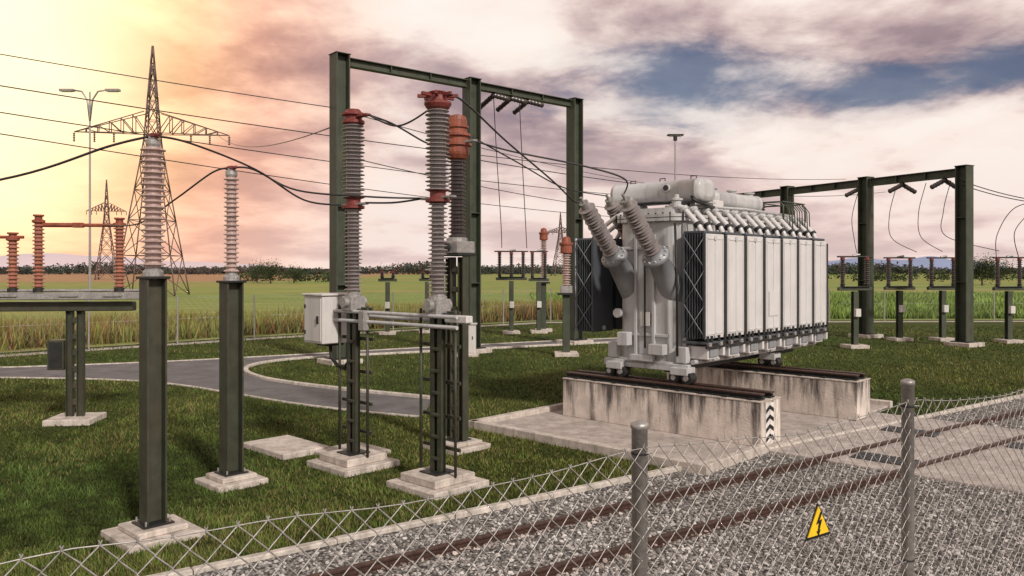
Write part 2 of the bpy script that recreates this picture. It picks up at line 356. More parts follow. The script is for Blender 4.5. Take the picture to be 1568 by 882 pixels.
br=bpy.data.objects.new('circuit_breaker',None); S.collection.objects.link(br)
C0=V(-2.41,12.1,0); D0=V(-1.02,10.95,0)
def pole(P,big,name):
    b=MB(); x,y=P.x,P.y
    b.box(V(x,y,.05),(1.0,1.0,.1),'conc',AX); b.box(V(x,y,.155),(.72,.72,.11),'conc',AX)
    b.box(V(x,y,.22),(.36,.36,.02),'dark',AX)
    for k in (-.075,.075): b.hbeam(P+e1*k+Zv*.23,P+e1*k+Zv*2.42,.085,'green',e1)
    for z in np.arange(.4,2.4,.3): b.box(P+Zv*z,(.16,.11,.05),'green',AX)
    for k in (-.36,.36):
        b.bar(P+e1*k+Zv*.2,P+e1*k+Zv*2.45,.026,'green')
    for z in (.55,.98,1.45,1.95,2.4):
        b.box(P+Zv*z+e2*.07,(.76,.03,.05),'green',AX)
    b.box(P+Zv*2.48,(.24,.26,.22),'galv',AX); b.cyl(P+Zv*2.5-e2*.2,P+Zv*2.5+e2*.2,.08,'galv'); b.cyl(P+Zv*2.36-e1*.2,P+Zv*2.36+e1*.25,.045,'dark')
    b.lathe(P+Zv*2.58,Zv,[(0,.13),(.04,.13),(.06,.1),(.1,.1)],'galv')
    b.insul(P+Zv*2.66,Zv,1.26,.085,.14,'porc',.055,18)
    b.lathe(P+Zv*3.9,Zv,[(0,.09),(.02,.17),(.06,.17),(.08,.11),(.16,.11),(.18,.16),(.2,.1)],'red',18)
    b.insul(P+Zv*4.06,Zv,1.14,.11,.175,'porc',.055,18)
    if big:
        b.lathe(P+Zv*5.18,Zv,[(0,.12),(.03,.16),(.08,.19),(.11,.19),(.13,.13),(.2,.12),(.24,.15),(.26,.1)],'red',18)
        for k in range(8):
            a=k*math.pi/4; dd=V(math.cos(a),math.sin(a),0); b.box(P+Zv*5.38+dd*.19,(.18,.035,.05),'red',(dd,V(-dd.y,dd.x,0),Zv))
    else:
        b.lathe(P+Zv*5.18,Zv,[(0,.12),(.03,.17),(.07,.17),(.09,.13),(.13,.13),(.15,.18),(.18,.18),(.2,.13),(.24,.1)],'red',18)
        b.box(P+Zv*5.3+e1*.25,(.26,.1,.035),'red',AX)
    b.box(P+Zv*3.98+e1*.22,(.22,.09,.03),'galv',AX); b.box(P+Zv*3.98-e1*.22,(.22,.09,.03),'galv',AX)
    b.make(name,br)
pole(C0,False,'pole_near_cabinet'); pole(D0,True,'pole_with_star_cap')
b=MB()
for z,o in ((2.36,-.1),(2.22,-.1),(2.28,.16)):
    b.cyl(C0-e1*.5+e2*o+Zv*z,D0+e1*.5+e2*o+Zv*z,.028,'grey',n=10)
b.box(D0+e1*.42+Zv*2.33,(.42,.12,.1),'box',AX); b.box(C0+e1*.4+Zv*2.24-e2*.1,(.12,.1,.3),'galv',AX)
b.make('drive_linkage',br)
b=MB(); bc=C0-e1*.62+Zv*2.22
b.box(bc,(.5,.62,.74),'box',AX); b.box(bc+Zv*.385,(.56,.68,.03),'box',AX); b.box(bc-e2*.315,(.44,.014,.66),'box',AX); b.box(bc-e2*.33+e1*.15,(.03,.03,.12),'dark',AX)
b.box(bc-e1*.255,(.014,.54,.66),'box',AX); b.box(bc-Zv*.39,(.3,.3,.05),'dark',AX)
for k in (-.2,.2): b.box(bc-e2*.33-e1*.2+Zv*k,(.02,.02,.06),'dark',AX)
b.tube([bc-Zv*.38,bc-Zv*.6+e1*.02,bc-Zv*.72+e1*.2,bc-Zv*.72+e1*.4,bc-Zv*.6+e1*.55],.03,'dark'); b.make('drive_cabinet',br)

b=MB(); P=V(-.92,13.3,0)
footing(b,P.x,P.y,.8,.15,.6)
for k in (-.15,.15): b.hbeam(P+e1*k+Zv*.17,P+e1*k+Zv*3.2,.13,'green',e2)
for z in np.arange(.35,3.2,.33): b.box(P+Zv*z,(.17,.1,.09),'green',AX)
b.box(P+Zv*3.24,(.5,.4,.05),'dark',AX); b.box(P+Zv*3.36,(.44,.4,.2),'galv',AX); b.cyl(P+Zv*3.36-e2*.28,P+Zv*3.36-e2*.2,.07,'dark')
b.lathe(P+Zv*3.46,Zv,[(0,.18),(.05,.18),(.08,.12)],'galv')
b.insul(P+Zv*3.52,Zv,1.3,.1,.15,'porcb',.06,18)
b.lathe(P+Zv*4.82,Zv,[(0,.1),(.02,.16),(.08,.2),(.12,.21),(.22,.21),(.23,.25),(.27,.25),(.28,.19),(.38,.19),(.39,.235),(.43,.235),(.44,.17),(.52,.17),(.53,.20),(.56,.20),(.57,.17),(.66,.17),(.72,.15),(.75,.08)],'orange',20)
b.box(P+Zv*5.1+e1*.3,(.3,.08,.04),'galv',AX); b.box(P+Zv*5.1-e1*.3,(.3,.08,.04),'galv',AX)
b.make('current_transformer')

def gantry(cols,zt,w,bw,mt,name,dirv,extra=None,zs=None):
    b=MB(); d=dirv.normalized(); p=V(-d.y,d.x,0)
    for i,c in enumerate(cols):
        b.box(V(c.x,c.y,.08),(w*2.2,w*2.2,.16),'conc',(d,p,Zv)); b.hbeam(V(c.x,c.y,.16),V(c.x,c.y,zt),w,mt,p)
        b.box(V(c.x,c.y,zt+.015),(w*1.1,w*1.1,.03),mt,(d,p,Zv)); b.box(V(c.x,c.y,.18),(w*1.5,w*1.5,.04),'dark',(d,p,Zv))
        for z in (2.5,5): b.box(V(c.x,c.y,z),(w*.85,w*.96,.03),mt,(d,p,Zv))
    a=cols[0];e=cols[-1]
    for q,r in zip(cols[:-1],cols[1:]):
        q2=V(q.x,q.y,zt-bw*.7)+d*(w*.56); r2=V(r.x,r.y,zt-bw*.7)-d*(w*.56)
        b.hbeam(q2,r2,bw,mt,p)
        k=int((r2-q2).length/1.3)
        for i in range(1,k): b.box(q2+(r2-q2)*i/k,(.03,bw*.9,bw*.8),mt,(d,p,Zv))
    if extra:
        for q in extra:
            c=a+(e-a)*q; c=V(c.x,c.y,zt-bw*1.2)
            b.cyl(c+Zv*.1,c-Zv*.1,.03,'dark'); b.insul(c-Zv*.08,p*.9-Zv*.35,.9,.05,.10,'porcb',.1,10)
            b.insul(c-Zv*.08,-p*.9-Zv*.3,.9,.05,.10,'porcb',.1,10)
    return b.make(name)
F=[V(-5.47,25.3,0),V(-1.45,28.6,0),V(2.52,32,0)]
gantry(F,9.8,.48,.27,'green2','steel_gantry',V(4,3.35,0),(.6,.68,.76))
Gc=[V(17.6,31,0),V(15.5,34.9,0),V(13.4,38.8,0),V(11.3,42.7,0)]
gantry(Gc,7.0,.46,.32,'green2','steel_gantry',V(-2.1,3.9,0),(.06,.2,.36))

def disc(P,zb,ih,ax,mt,name='disconnect_switch',w=1.0,three=False,post=.2):
    ax=ax.normalized(); p=V(-ax.y,ax.x,0); b=MB(); X=(ax,p,Zv)
    b.box(P+Zv*.07,(.75,.75,.14),'conc',X); b.hbeam(P+Zv*.14,P+Zv*(zb-.1),post,'green2',ax)
    b.box(P+Zv*zb,(w+.35,.16,.13),'green2',X); b.box(P+Zv*(zb+.08),(w+.1,.3,.03),'dark',X)
    ks=(-.5,0,.5) if three else (-.5,.5)
    for k in ks:
        q=P+ax*k*w+Zv*(zb+.09)
        b.cyl(q,q+Zv*.08,.08,'dark'); b.insul(q+Zv*.06,Zv,ih-.12,.06,.11,mt,.075,12); b.lathe(q+Zv*(ih-.08),Zv,[(0,.08),(.08,.08),(.1,.05)],'red',10)
    zt=zb+ih+.12
    b.cyl(P-ax*w*.72+Zv*zt,P+ax*w*.72+Zv*zt,.03,'dark',n=8); b.cyl(P-ax*.08+Zv*(zt+.03),P+ax*.2+Zv*(zt+.08),.04,'galv',n=8)
    b.box(P+Zv*1.35-p*.18,(.2,.14,.3),'box',X)
    return b.make(name)
disc(V(13.0,30.2,0),2.25,1.1,V(1,.15,0),'porcb'); disc(V(16.2,33.3,0),2.2,1.15,V(1,.15,0),'porcb'); disc(V(18.0,33.3,0),2.2,1.15,V(1,.15,0),'porcb'); disc(V(20.2,32.4,0),2.2,1.15,V(1,.15,0),'porcb')
disc(V(-.03,37,0),2.55,1.15,V(1,.1,0),'porcb',w=1.1,three=True); disc(V(1.25,37.3,0),2.5,1.2,V(1,.1,0),'porcb',w=.6)
disc(V(-5.7,36.5,0),2.5,.02+.3,V(1,.1,0),'porcb',w=.5,name='equipment_stand'); disc(V(-4.0,37.5,0),2.5,.3,V(1,.1,0),'porcb',w=.4,name='equipment_stand')
def inst(P,zc,hi,name='voltage_transformer',head='orange'):
    b=MB(); b.box(P+Zv*.07,(.8,.8,.14),'conc'); b.hbeam(P+Zv*.14,P+Zv*zc,.24,'green2',V(1,0,0)); b.box(P+Zv*(zc+.04),(.6,.5,.07),'dark'); b.box(P+Zv*(zc+.2),(.4,.4,.25),'galv')
    b.insul(P+Zv*(zc+.32),Zv,hi,.1,.17,'porcw',.08,14); b.lathe(P+Zv*(zc+.32+hi),Zv,[(0,.12),(.04,.2),(.3,.2),(.32,.24),(.38,.24),(.4,.16),(.55,.14),(.6,.06)],head,16)
    b.make(name)
inst(V(1.87,27.5,0),2.1,1.1); inst(V(1.52,38.2,0),2.3,1.75)
b=MB(); q=V(-1.55,27.4,0); b.box(q+Zv*.05,(.8,.6,.1),'conc'); b.box(q+Zv*.6,(.62,.4,1.0),'box'); b.box(q+Zv*1.12,(.7,.48,.04),'box'); b.box(q+Zv*.6-V(0,.205,0),(.54,.012,.9),'box'); b.box(q+V(.2,-.215,.65),(.03,.02,.12),'dark'); b.make('control_cabinet')

b=MB(); P=V(-8.55,15.6,0); a=V(1,.12,0).normalized(); p=V(-a.y,a.x,0); X=(a,p,Zv)
b.box(P+Zv*.06,(.85,.85,.12),'conc',X)
for k in (-.1,.1): b.hbeam(P+a*k+Zv*.12,P+a*k+Zv*2.18,.12,'green',p)
for z in np.arange(.4,2.2,.32): b.box(P+Zv*z,(.1,.08,.12),'green',X)
b.box(P+Zv*2.27-a*.35,(2.9,.22,.18),'green',X)
b.box(P+Zv*2.46-a*.35+p*.4,(3.2,.12,.14),'galv',X); b.box(P+Zv*2.47-a*.35-p*.25,(3.3,.1,.12),'galv',X)
b.cyl(P+Zv*2.58-a*1.9,P+Zv*2.58+a*1.2,.03,'galv',n=8)
for k in (-1.1,.0,.8): b.box(P+Zv*2.5+a*k+p*.07,(.34,.8,.08),'galv',X)
for k,z0,ht in ((-1.15,2.55,1.1),(-.68,2.55,1.45),(.82,2.55,1.4)):
    q=P+a*k+Zv*z0; b.cyl(q,q+Zv*.08,.1,'dark'); b.insul(q+Zv*.08,Zv,ht-.2,.07,.115,'porco',.07,14); b.lathe(q+Zv*(ht-.12),Zv,[(0,.06),(.03,.12),(.07,.12),(.09,.07),(.14,.07),(.15,.1),(.18,.1)],'orange',12)
q=P+Zv*3.86
b.cyl(q-a*.72,q+a*.1,.045,'orange',n=8); b.cyl(q+a*.1,q+a*.9,.035,'orange',n=8); b.box(q+a*.05,(.2,.08,.1),'orange',X); b.cyl(P+Zv*3.62-a*1.5,P+Zv*3.62-a*.95,.03,'orange',n=8)
b.box(P+Zv*1.33-a*.32,(.3,.25,.58),'green',X); b.box(P+Zv*1.33-a*.32-p*.13,(.24,.012,.5),'dark',X)
b.make('disconnect_switch')

# ---------------------------------------------------------------- transformer
tr=bpy.data.objects.new('power_transformer',None); S.collection.objects.link(tr)
def rrect(s0,s1,v0,v1,r,k=6):
    pts=[]
    for (cs,cv,a0) in ((s1-r,v1-r,0),(s0+r,v1-r,90),(s0+r,v0+r,180),(s1-r,v0+r,270)):
        for i in range(k+1):
            a=math.radians(a0+90*i/k); q=L(cs+r*math.cos(a),cv+r*math.sin(a)); pts.append((q.x,q.y))
    return pts
b=MB()
b.prism(rrect(1.0,2.42,.42,5.75,.32),1.28,3.90,'grey')
b.prism(rrect(.92,2.5,.34,5.83,.34),3.90,3.96,'grey'); b.prism(rrect(.92,2.5,.34,5.83,.34),3.975,4.03,'grey')
b.prism(rrect(1.05,2.37,.5,5.65,.3),4.03,4.16,'grey')
b.prism(rrect(.95,2.47,.36,5.81,.3),1.2,1.28,'grey')
for s in (1.5,1.9): b.box(L(s,.40,2.5),(.05,.08,2.3),'grey',AX)
for z in (1.75,3.4): b.box(L(1.71,.405,z),(1.0,.05,.06),'grey',AX)
for v in np.arange(.6,5.7,.5): b.box(L(2.45,v,2.6),(.08,.06,2.5),'grey',AX)
for k in range(26):
    for z in (3.97,): b.cyl(L(.95,.5+k*.2,z-.07),L(.95,.5+k*.2,z+.09),.016,'dark',n=6); b.cyl(L(2.47,.5+k*.2,z-.07),L(2.47,.5+k*.2,z+.09),.016,'dark',n=6)
for k in range(8): b.cyl(L(1.15+k*.16,.37,3.89),L(1.15+k*.16,.37,4.06),.016,'dark',n=6)
b.make('tank',tr)
b=MB()
def drum(p0,p1,r,mt='grey'):
    d=(p1-p0); Ln=d.length
    b.lathe(p0,d,[(0,r*.55),(.02,r*.85),(.05,r*.97),(.08,r),(.1,r),(.11,r*1.06),(.14,r*1.06),(.15,r),(Ln-.15,r),(Ln-.14,r*1.06),(Ln-.11,r*1.06),(Ln-.10,r),(Ln-.05,r*.97),(Ln-.02,r*.85),(Ln,r*.55)],mt,36,sm=True,sq=3.0)
drum(L(.50,1.15,4.50),L(2.62,1.15,4.50),.25); drum(L(2.0,2.1,4.42),L(2.0,4.2,4.42),.2)
for s in (1.1,2.2): b.box(L(s,1.15,4.22),(.1,.3,.12),'grey',AX)
for v in (2.4,4.0): b.box(L(2.0,v,4.2),(.3,.08,.1),'grey',AX)
c=L(1.9,1.15,4.56)-e2*.31; b.cyl(c,c-e2*.04,.075,'white',n=18); b.cyl(c-e2*.035,c-e2*.055,.055,'glass',n=18)
b.tube([L(2.4,.9,4.4),L(2.5,.8,4.3),L(2.55,1.2,4.22),L(2.3,2.1,4.2)],.035,'dark')
for s in (.9,1.6,2.3): b.tube([L(s-.06,1.15,4.70),L(s-.06,1.15,4.79),L(s+.06,1.15,4.79),L(s+.06,1.15,4.70)],.012,'dark')
for v in (2.4,3.2,4.0): b.lathe(L(2.0,v,4.58),Zv,[(0,.08),(.06,.08),(.07,.11),(.1,.11)],'grey',12)
b.make('conservator',tr)
def radbank(s0,s1,name,outer):
    b=MB()
    for i in range(7):
        v0=.42+i*.785; vc=v0+.335; K=9; dj=rng.uniform(-.006,.006)
        for k in range(K):
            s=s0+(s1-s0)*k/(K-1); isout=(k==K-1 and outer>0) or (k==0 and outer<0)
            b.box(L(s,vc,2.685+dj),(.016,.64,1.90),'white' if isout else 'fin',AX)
            if isout:
                for q in (-.28,-.0,.28): b.box(L(s+outer*.012,vc+q,2.685+dj),(.012,.012,1.78),'white',AX)
                for z in (1.82,3.55): b.box(L(s+outer*.012,vc,z+dj),(.014,.5,.03),'white',AX)
        if i==3 and outer>0: b.box(L(s1+.02,vc,2.3),(.01,.42,.5),'white',AX)
        for z in (1.80,3.57): b.cyl(L(s0-.02,vc,z),L(s1+.03,vc,z),.05,'grey',n=10)
        if i==0:
            for za,zb in ((1.76,2.36),(2.36,1.76),(3.0,3.6),(3.6,3.0),(2.36,3.0),(3.0,2.36)): b.bar(L(s0,v0-.006,za),L(s1,v0-.006,zb),.008,'turret')
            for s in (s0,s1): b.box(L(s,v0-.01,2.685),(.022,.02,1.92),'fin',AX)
        so=s1 if outer>0 else s0
        b.box(L(so-outer*.03,vc+.39,2.66),(.05,.13,1.85),'dark',AX)  # dark strip in each gap stands in for the shade between banks
    b.make(name,tr)
radbank(2.53,2.97,'radiator_bank_near_track',1); radbank(-.04,.44,'radiator_bank_far_side',-1)
b=MB()
for i in range(7):
    v0=.42+i*.785
    for k in range(2):
        v=v0+.17+k*.34
        b.tube([L(2.15,v,4.20),L(2.42,v,4.14),L(2.74,v,3.80),L(2.82,v,3.6)],.052,'white',8)
        b.cyl(L(2.42,v,4.14),L(2.46,v,4.09),.08,'grey',n=10); b.cyl(L(2.70,v,3.84),L(2.74,v,3.79),.08,'dark',n=10)
        b.tube([L(1.2,v,4.12),L(.9,v,4.05),L(.4,v,3.75),L(.3,v,3.6)],.045,'white',8)
    b.box(L(2.72,v0+.35,3.67),(.42,.66,.05),'fin',AX)  # dark sheet added below the pipes to paint in the shade between them
    b.box(L(2.74,v0+.33,1.47),(.40,.40,.24),'white',AX); b.box(L(2.955,v0+.33,1.47),(.03,.30,.15),'turret',AX)
    b.box(L(2.955,v0+.62,1.5),(.1,.08,.20),'white',AX); b.cyl(L(2.9,v0+.62,1.62),L(3.02,v0+.62,1.62),.045,'dark',n=8)
    b.box(L(2.74,v0+.35,1.66),(.5,.66,.045),'fin',AX)
    for q in (.06,.2,.46,.68): b.cyl(L(2.98,v0+q,1.68),L(2.98,v0+q,1.79),.035,'dark',n=8)
    for q in (.1,.5): b.box(L(3.0,v0+q,1.63),(.05,.09,.07),'galv',AX)
    b.tube([L(2.45,v0+.35,1.42),L(2.55,v0+.35,1.30),L(2.8,v0+.35,1.3),L(2.85,v0+.35,1.4)],.035,'grey')
b.cyl(L(2.7,.45,1.3),L(2.7,5.8,1.3),.045,'grey',n=10); b.box(L(3.0,3.1,1.585),(.03,5.4,.05),'dark',AX)
b.make('cooler_pipes',tr)
b=MB()
def bush(s,v,z,dz=.72,dh=.69,scale=1):
    p=L(s,v,z); d=(-e2*dh+Zv*dz).normalized()
    b.lathe(p-d*.75,d,[(0,.30),(.45,.26),(.75,.235),(1.25,.19),(1.27,.26),(1.31,.26),(1.32,.26),(1.35,.26),(1.36,.17),(1.45,.16)],'turret',26,sm=True)
    for k in range(12):
        a=k*math.pi/6; o=d.orthogonal().normalized(); w_=d.cross(o); q=p+d*.5+(o*math.cos(a)+w_*math.sin(a))*.228; b.cyl(q,q+d*.13,.016,'white',n=6)
    b.insul(p+d*.70,d,1.12,.10,.165,'porc',.065,20); b.cyl(p+d*1.82,p+d*1.93,.09,'galv'); b.cyl(p+d*1.93,p+d*2.05,.03,'galv'); return p+d*2.02
B1=bush(1.25,.42,2.82); B2=bush(2.18,.42,2.82); B3=bush(.72,1.9,3.0)
b.make('high_voltage_bushings',tr)
b=MB()
for i in range(4):
    v=4.75+i*.3; p=L(1.5,v,4.16); b.lathe(p,Zv,[(0,.1),(.05,.1),(.06,.06)],'galv'); b.insul(p+Zv*.06,Zv,.34,.04,.075,'porcb',.05,10); b.cyl(p+Zv*.4,p+Zv*.5,.02,'galv',n=6)
for v in (4.6,5.75):
    b.tube([L(2.5,v,4.0),L(2.5,v,4.42),L(2.42,v,4.5),L(1.2,v,4.5),L(1.12,v,4.42),L(1.12,v,4.0)],.02,'green2')
for s in (2.48,1.9,1.3): b.cyl(L(s,4.6,4.5),L(s,5.75,4.5),.016,'green2',n=6)
for k in range(9): b.tube([L(2.5,4.65+k*.13,4.45),L(2.62,4.65+k*.13,4.3),L(2.64,4.65+k*.13,3.75)],.012,'green2')
for s,v in ((2.25,.62),(1.2,.62),(2.3,1.75),(1.25,2.0)): b.lathe(L(s,v,4.16),Zv,[(0,.09),(.12,.09),(.13,.12),(.16,.12),(.18,.05),(.24,.05)],'grey',14)
b.tube([L(1.05,.6,4.2),L(1.05,.6,4.26),L(1.8,.55,4.26),L(2.3,.6,4.24),L(2.35,.9,4.22)],.03,'dark')
b.tube([L(2.40,1.0,4.2),L(2.42,3.0,4.24),L(2.40,5.4,4.2)],.03,'grey')
b.box(L(2.3,1.9,4.26),(.22,.4,.2),'box',AX); b.box(L(1.4,3.1,4.28),(.3,.4,.24),'galv',AX)
b.tube([L(2.43,.36,1.4),L(2.43,.34,2.8),L(2.4,.33,3.85)],.022,'dark')
b.tube([L(1.72,.36,1.5),L(1.72,.35,3.8)],.018,'dark')
b.box(L(1.30,.30,1.66),(.22,.2,.26),'grey',AX); b.box(L(2.05,.30,1.5),(.30,.18,.2),'grey',AX)
b.cyl(L(1.15,.32,2.15),L(1.15,.24,2.15),.09,'grey',n=16); b.cyl(L(1.15,.40,2.15),L(1.15,.30,2.15),.05,'turret',n=12)
b.box(L(1.72,.37,2.05),(.20,.02,.26),'box',AX)
b.make('top_and_front_fittings',tr)
b=MB()
for v in (.35,3.85):
    for s in (1.1,2.55):
        b.box(L(s,v,1.14),(.34,.3,.14),'grey',AX)
        for k in (-.13,.13): b.cyl(L(s+k,v-.1,1.02),L(s+k,v+.1,1.02),.105,'dark',n=18); b.cyl(L(s+k,v-.13,1.02),L(s+k,v-.1,1.02),.05,'galv',n=12)
for s in (1.25,2.2): b.box(L(s,3.0,1.14),(.16,5.2,.12),'dark',AX)
for s in (1.7,): b.box(L(s,.42,1.18),(1.9,.12,.14),'grey',AX); b.box(L(s,.30,1.32),(.5,.1,.12),'grey',AX)
for s in (.95,2.5): b.box(L(s,.45,1.42),(.2,.16,.3),'grey',AX)
b.make('wheel_bogies',tr)
def plinth(v0,v1,s0,s1,rv):
    b=MB(); b.box(L((s0+s1)/2,(v0+v1)/2,.42),(s1-s0,v1-v0,.74),'concs',AX)
    b.box(L((s0+s1)/2,(v0+v1)/2,.80),(s1-s0+.02,v1-v0+.02,.022),'conc',AX)
    for v in rv:
        for h,w,z in ((.03,.14,.905),(.05,.03,.865),(.02,.18,.83)): b.box(L((s0+s1)/2-.03,v,z),(s1-s0-.02,w,h),'rust' if h==.03 else 'dark',AX)
        for k in range(9): b.box(L(s0+.3+k*(s1-s0-.5)/8,v,.835),(.09,.3,.025),'dark',AX)
    return b
b=plinth(0,.72,0,4.24,(.16,.52)); 
b.box(L(4.25,.30,.43),(.008,.30,.66),'signw',AX)
for k in range(4):
    z=.18+k*.16
    for sgn in (-1,1):
        vs=[L(4.258,.30,z),L(4.258,.30+sgn*.14,z-.07+.0),L(4.258,.30+sgn*.14,z),L(4.258,.30,z+.07)]
        b.add(vs,[(0,1,2,3)],'black')
b.make('concrete_plinth')
b=plinth(3.5,4.2,0.2,4.5,(3.68,4.02)); b.make('concrete_plinth')

# ---------------------------------------------------------------- wires
def wire(name,p0,p1,sag,r,k=20,parent=None):
    p0=Vector(p0);p1=Vector(p1); b=MB(); b.tube([p0.lerp(p1,i/k)-Zv*sag*4*(i/k)*(1-i/k) for i in range(k+1)],r,'cable',6); return b.make(name)
def pw(name,pts,r):
    pts=[Vector(p) for p in pts]; out=[]
    for i in range(len(pts)-1):
        p_=pts[max(i-1,0)];a=pts[i];c=pts[i+1];q=pts[min(i+2,len(pts)-1)]
        for k in range(8):
            t=k/8; out.append(.5*((2*a)+(-p_+c)*t+(2*p_-5*a+4*c-q)*t*t+(-p_+3*a-3*c+q)*t**3))
    out.append(pts[-1]); b=MB(); b.tube(out,r,'cable',6); return b.make(name)
OW='overhead_power_line'
wire(OW,(-16.2,22,9.3),(-5.5,25.3,8.1),.05,.014)
wire(OW,(-5.4,25.4,8.05),(12,60,9.2),.3,.016)
wire(OW,(-16.2,22,8.4),(26,62,10.0),.9,.018)
wire(OW,(-16.2,23,7.75),(22,64,8.3),.7,.018)
wire(OW,(-16.2,24,7.2),(17,66,6.9),.6,.018)
wire(OW,(-33,88,18.3),(-5.5,25.3,7.6),1.2,.02)
wire(OW,(-2.0,28.2,7.0),(30,64,9.2),.8,.018)
wire(OW,(-5.3,25.5,6.6),(17,60,7.2),.7,.016)
TA=V(-4.01,8.9,4.49);TB=V(-3.91,11.1,4.41)
CJ=C0+Zv*3.99; DJ=D0+Zv*3.99
pw('conductor_cable',[TA,TA+V(-.5,.0,-.12),V(-5.6,9.0,4.05),V(-7.6,9.3,3.75)],.014)
pw('conductor_cable',[TA,TA+V(.25,.4,-.02),V(-3.35,10.4,4.3),V(-2.95,11.3,3.98),CJ-e1*.3],.014)
pw('conductor_cable',[TB,TB+V(-.3,.1,-.05),V(-4.9,11.6,4.02),V(-6.2,13.2,3.75),V(-8.0,15.6,3.86)],.013)
pw('conductor_cable',[TB,TB+V(.3,0,-.02),V(-3.0,11.1,4.1),V(-2.0,11.0,4.0),DJ-e1*.3],.013)
pw('conductor_cable',[C0+Zv*3.99+e1*.3,V(-1.7,11.5,3.96),DJ-e1*.3],.014)
pw('conductor_cable',[C0+Zv*5.3+e1*.36,V(-1.8,12.1,5.2),V(-1.4,12.9,5.05),V(-.92,13.3,5.1)-e1*.4],.014)
pw('conductor_cable',[C0+Zv*5.3+e1*.36,V(-1.7,11.8,5.12),V(-1.2,11.2,5.22),D0+Zv*5.3-e1*.2],.014)
DT=D0+Zv*5.38
pw('conductor_cable',[DT,DT+V(.3,.1,-.02),V(-.1,12.4,5.0),V(.7,13.6,4.5),V(1.12,14.2,4.2),B1],.015)
pw('conductor_cable',[V(-.92,13.3,5.1)+e1*.4,V(0,13.2,4.95),V(1.2,13.5,4.75),V(1.95,13.75,4.55),B2],.015)
pw('conductor_cable',[V(-.92,13.3,5.15)+e1*.4,V(.1,14.2,4.9),V(1.0,15.6,4.6),B3],.013)
for q,dx in ((.6,.25),(.72,.35)):
    c=F[0]+(F[2]-F[0])*q+Zv*9.3
    pw('dropper_cable',[c,c+V(.1,.4,-2),c+V(.25,1.2,-4.5),V(c.x+dx,c.y+4,3.9)],.016)
for q,dx in ((.04,1.6),(.12,.4),(.22,.6),(.36,-.3)):
    c=Gc[0]+(Gc[3]-Gc[0])*q+Zv*6.5
    pw('dropper_cable',[c,c+V(-.3,0,-1.2),c+V(-.2,0,-2.2),V(c.x+dx,c.y-.5,3.7)],.014)
for xx in (-.2,1.4):
    wire('dropper_cable',(17.4,30.9,6.3+xx*.1),(26,33,5.9),.5,.018); 
pw('dropper_cable',[(20.4,30,5.6),(19.6,31,5.4),(19.5,32,4.4),(19.7,32.4,3.5)],.016); pw('dropper_cable',[(20.4,30,5.6),(20.3,31,5.3),(20.2,32,4.5),(20.6,32.4,3.5)],.016)

# ---------------------------------------------------------------- pylons
def pylon(x,y,H,bw,arm,za,rot,r,name='lattice_pylon'):
    b=MB(); c,s=math.cos(rot),math.sin(rot)
    def W(a,q,z): return V(x+a*c-q*s,y+a*s+q*c,z)
    lv=[0,.16,.30,.42,.53,.62,.70,.78,.86,.93,1]; lv=[k*H for k in lv]
    def hw(z): 
        f=z/H; return bw*(1-f/.62)*.5*.78+bw*.11 if f<.62 else bw*.11*(1-(f-.62)/.38)+.05
    for a,c2 in zip(lv[:-1],lv[1:]):
        h0,h1=hw(a),hw(c2); cs=[(-1,-1),(1,-1),(1,1),(-1,1)]
        for i in range(4):
            p,q=cs[i],cs[(i+1)%4]
            b.bar(W(p[0]*h0,p[1]*h0,a),W(p[0]*h1,p[1]*h1,c2),r*1.4,'pyl')
            b.bar(W(p[0]*h0,p[1]*h0,a),W(q[0]*h1,q[1]*h1,c2),r,'pyl'); b.bar(W(q[0]*h0,q[1]*h0,a),W(p[0]*h1,p[1]*h1,c2),r,'pyl')
            b.bar(W(p[0]*h1,p[1]*h1,c2),W(q[0]*h1,q[1]*h1,c2),r,'pyl')
    for sg in (-1,1):
        w=hw(za); A=W(sg*arm,0,za)
        for q in (-w,w):
            b.bar(W(sg*w,q,za),A,r*1.2,'pyl'); b.bar(W(sg*w,q,za+H*.085),A,r*1.2,'pyl')
            k=6
            for i in range(k):
                f0=i/k;f1=(i+1)/k
                b.bar(W(sg*w,q,za).lerp(A,f0),W(sg*w,q,za+H*.085).lerp(A,f1),r,'pyl'); b.bar(W(sg*w,q,za).lerp(A,f1),W(sg*w,q,za+H*.085).lerp(A,f1),r,'pyl')
        for f in (.45,.72,1):
            p=W(sg*w,0,za).lerp(A,f); b.insul(p-Zv*.1,-Zv,1.0,.06,.16,'porcb',.2,8)
    b.make(name)
pylon(-40.6,90,28.2,6.4,8.3,18.3,.15,.055)
pylon(-112,220,27.7,5,5,19,.3,.08); pylon(21.3,350,28,7,7,19,.2,.13)
def lamp(x,y,H,arms,al,name='street_lamp',flat=False):
    b=MB(); b.box(V(x,y,.1),(.5,.5,.2),'conc'); b.cyl(V(x,y,.2),V(x,y,H-.1),.07,'galv',.04,n=10)
    if flat:
        b.box(V(x,y,H-.02),(.8,.3,.07),'dark'); b.cyl(V(x,y,H-.3),V(x,y,H-.05),.1,'dark'); b.box(V(x,y,H-.07),(.6,.22,.03),'signw'); 
        b.box(V(x,y,H*.5),(.14,.14,.3),'galv')
    for sg in arms:
        b.tube([V(x,y,H-1.6),V(x+sg*al*.15,y,H-.5),V(x+sg*al*.45,y,H-.08),V(x+sg*al,y,H)],.045,'galv')
        b.box(V(x+sg*(al+.25),y,H-.02),(.7,.24,.12),'galv'); b.box(V(x+sg*(al+.25),y,H-.09),(.5,.18,.03),'signw')
    b.make(name)
lamp(8.2,40,9.75,(),0,flat=True); lamp(-21.2,40,12,(-1,1),.9)
b=MB(); fp=[]
pts=[V(-60,-14.5,0),V(-11.1,34.3,0),V(2.2,45.4,0),V(60,46.9,0)]
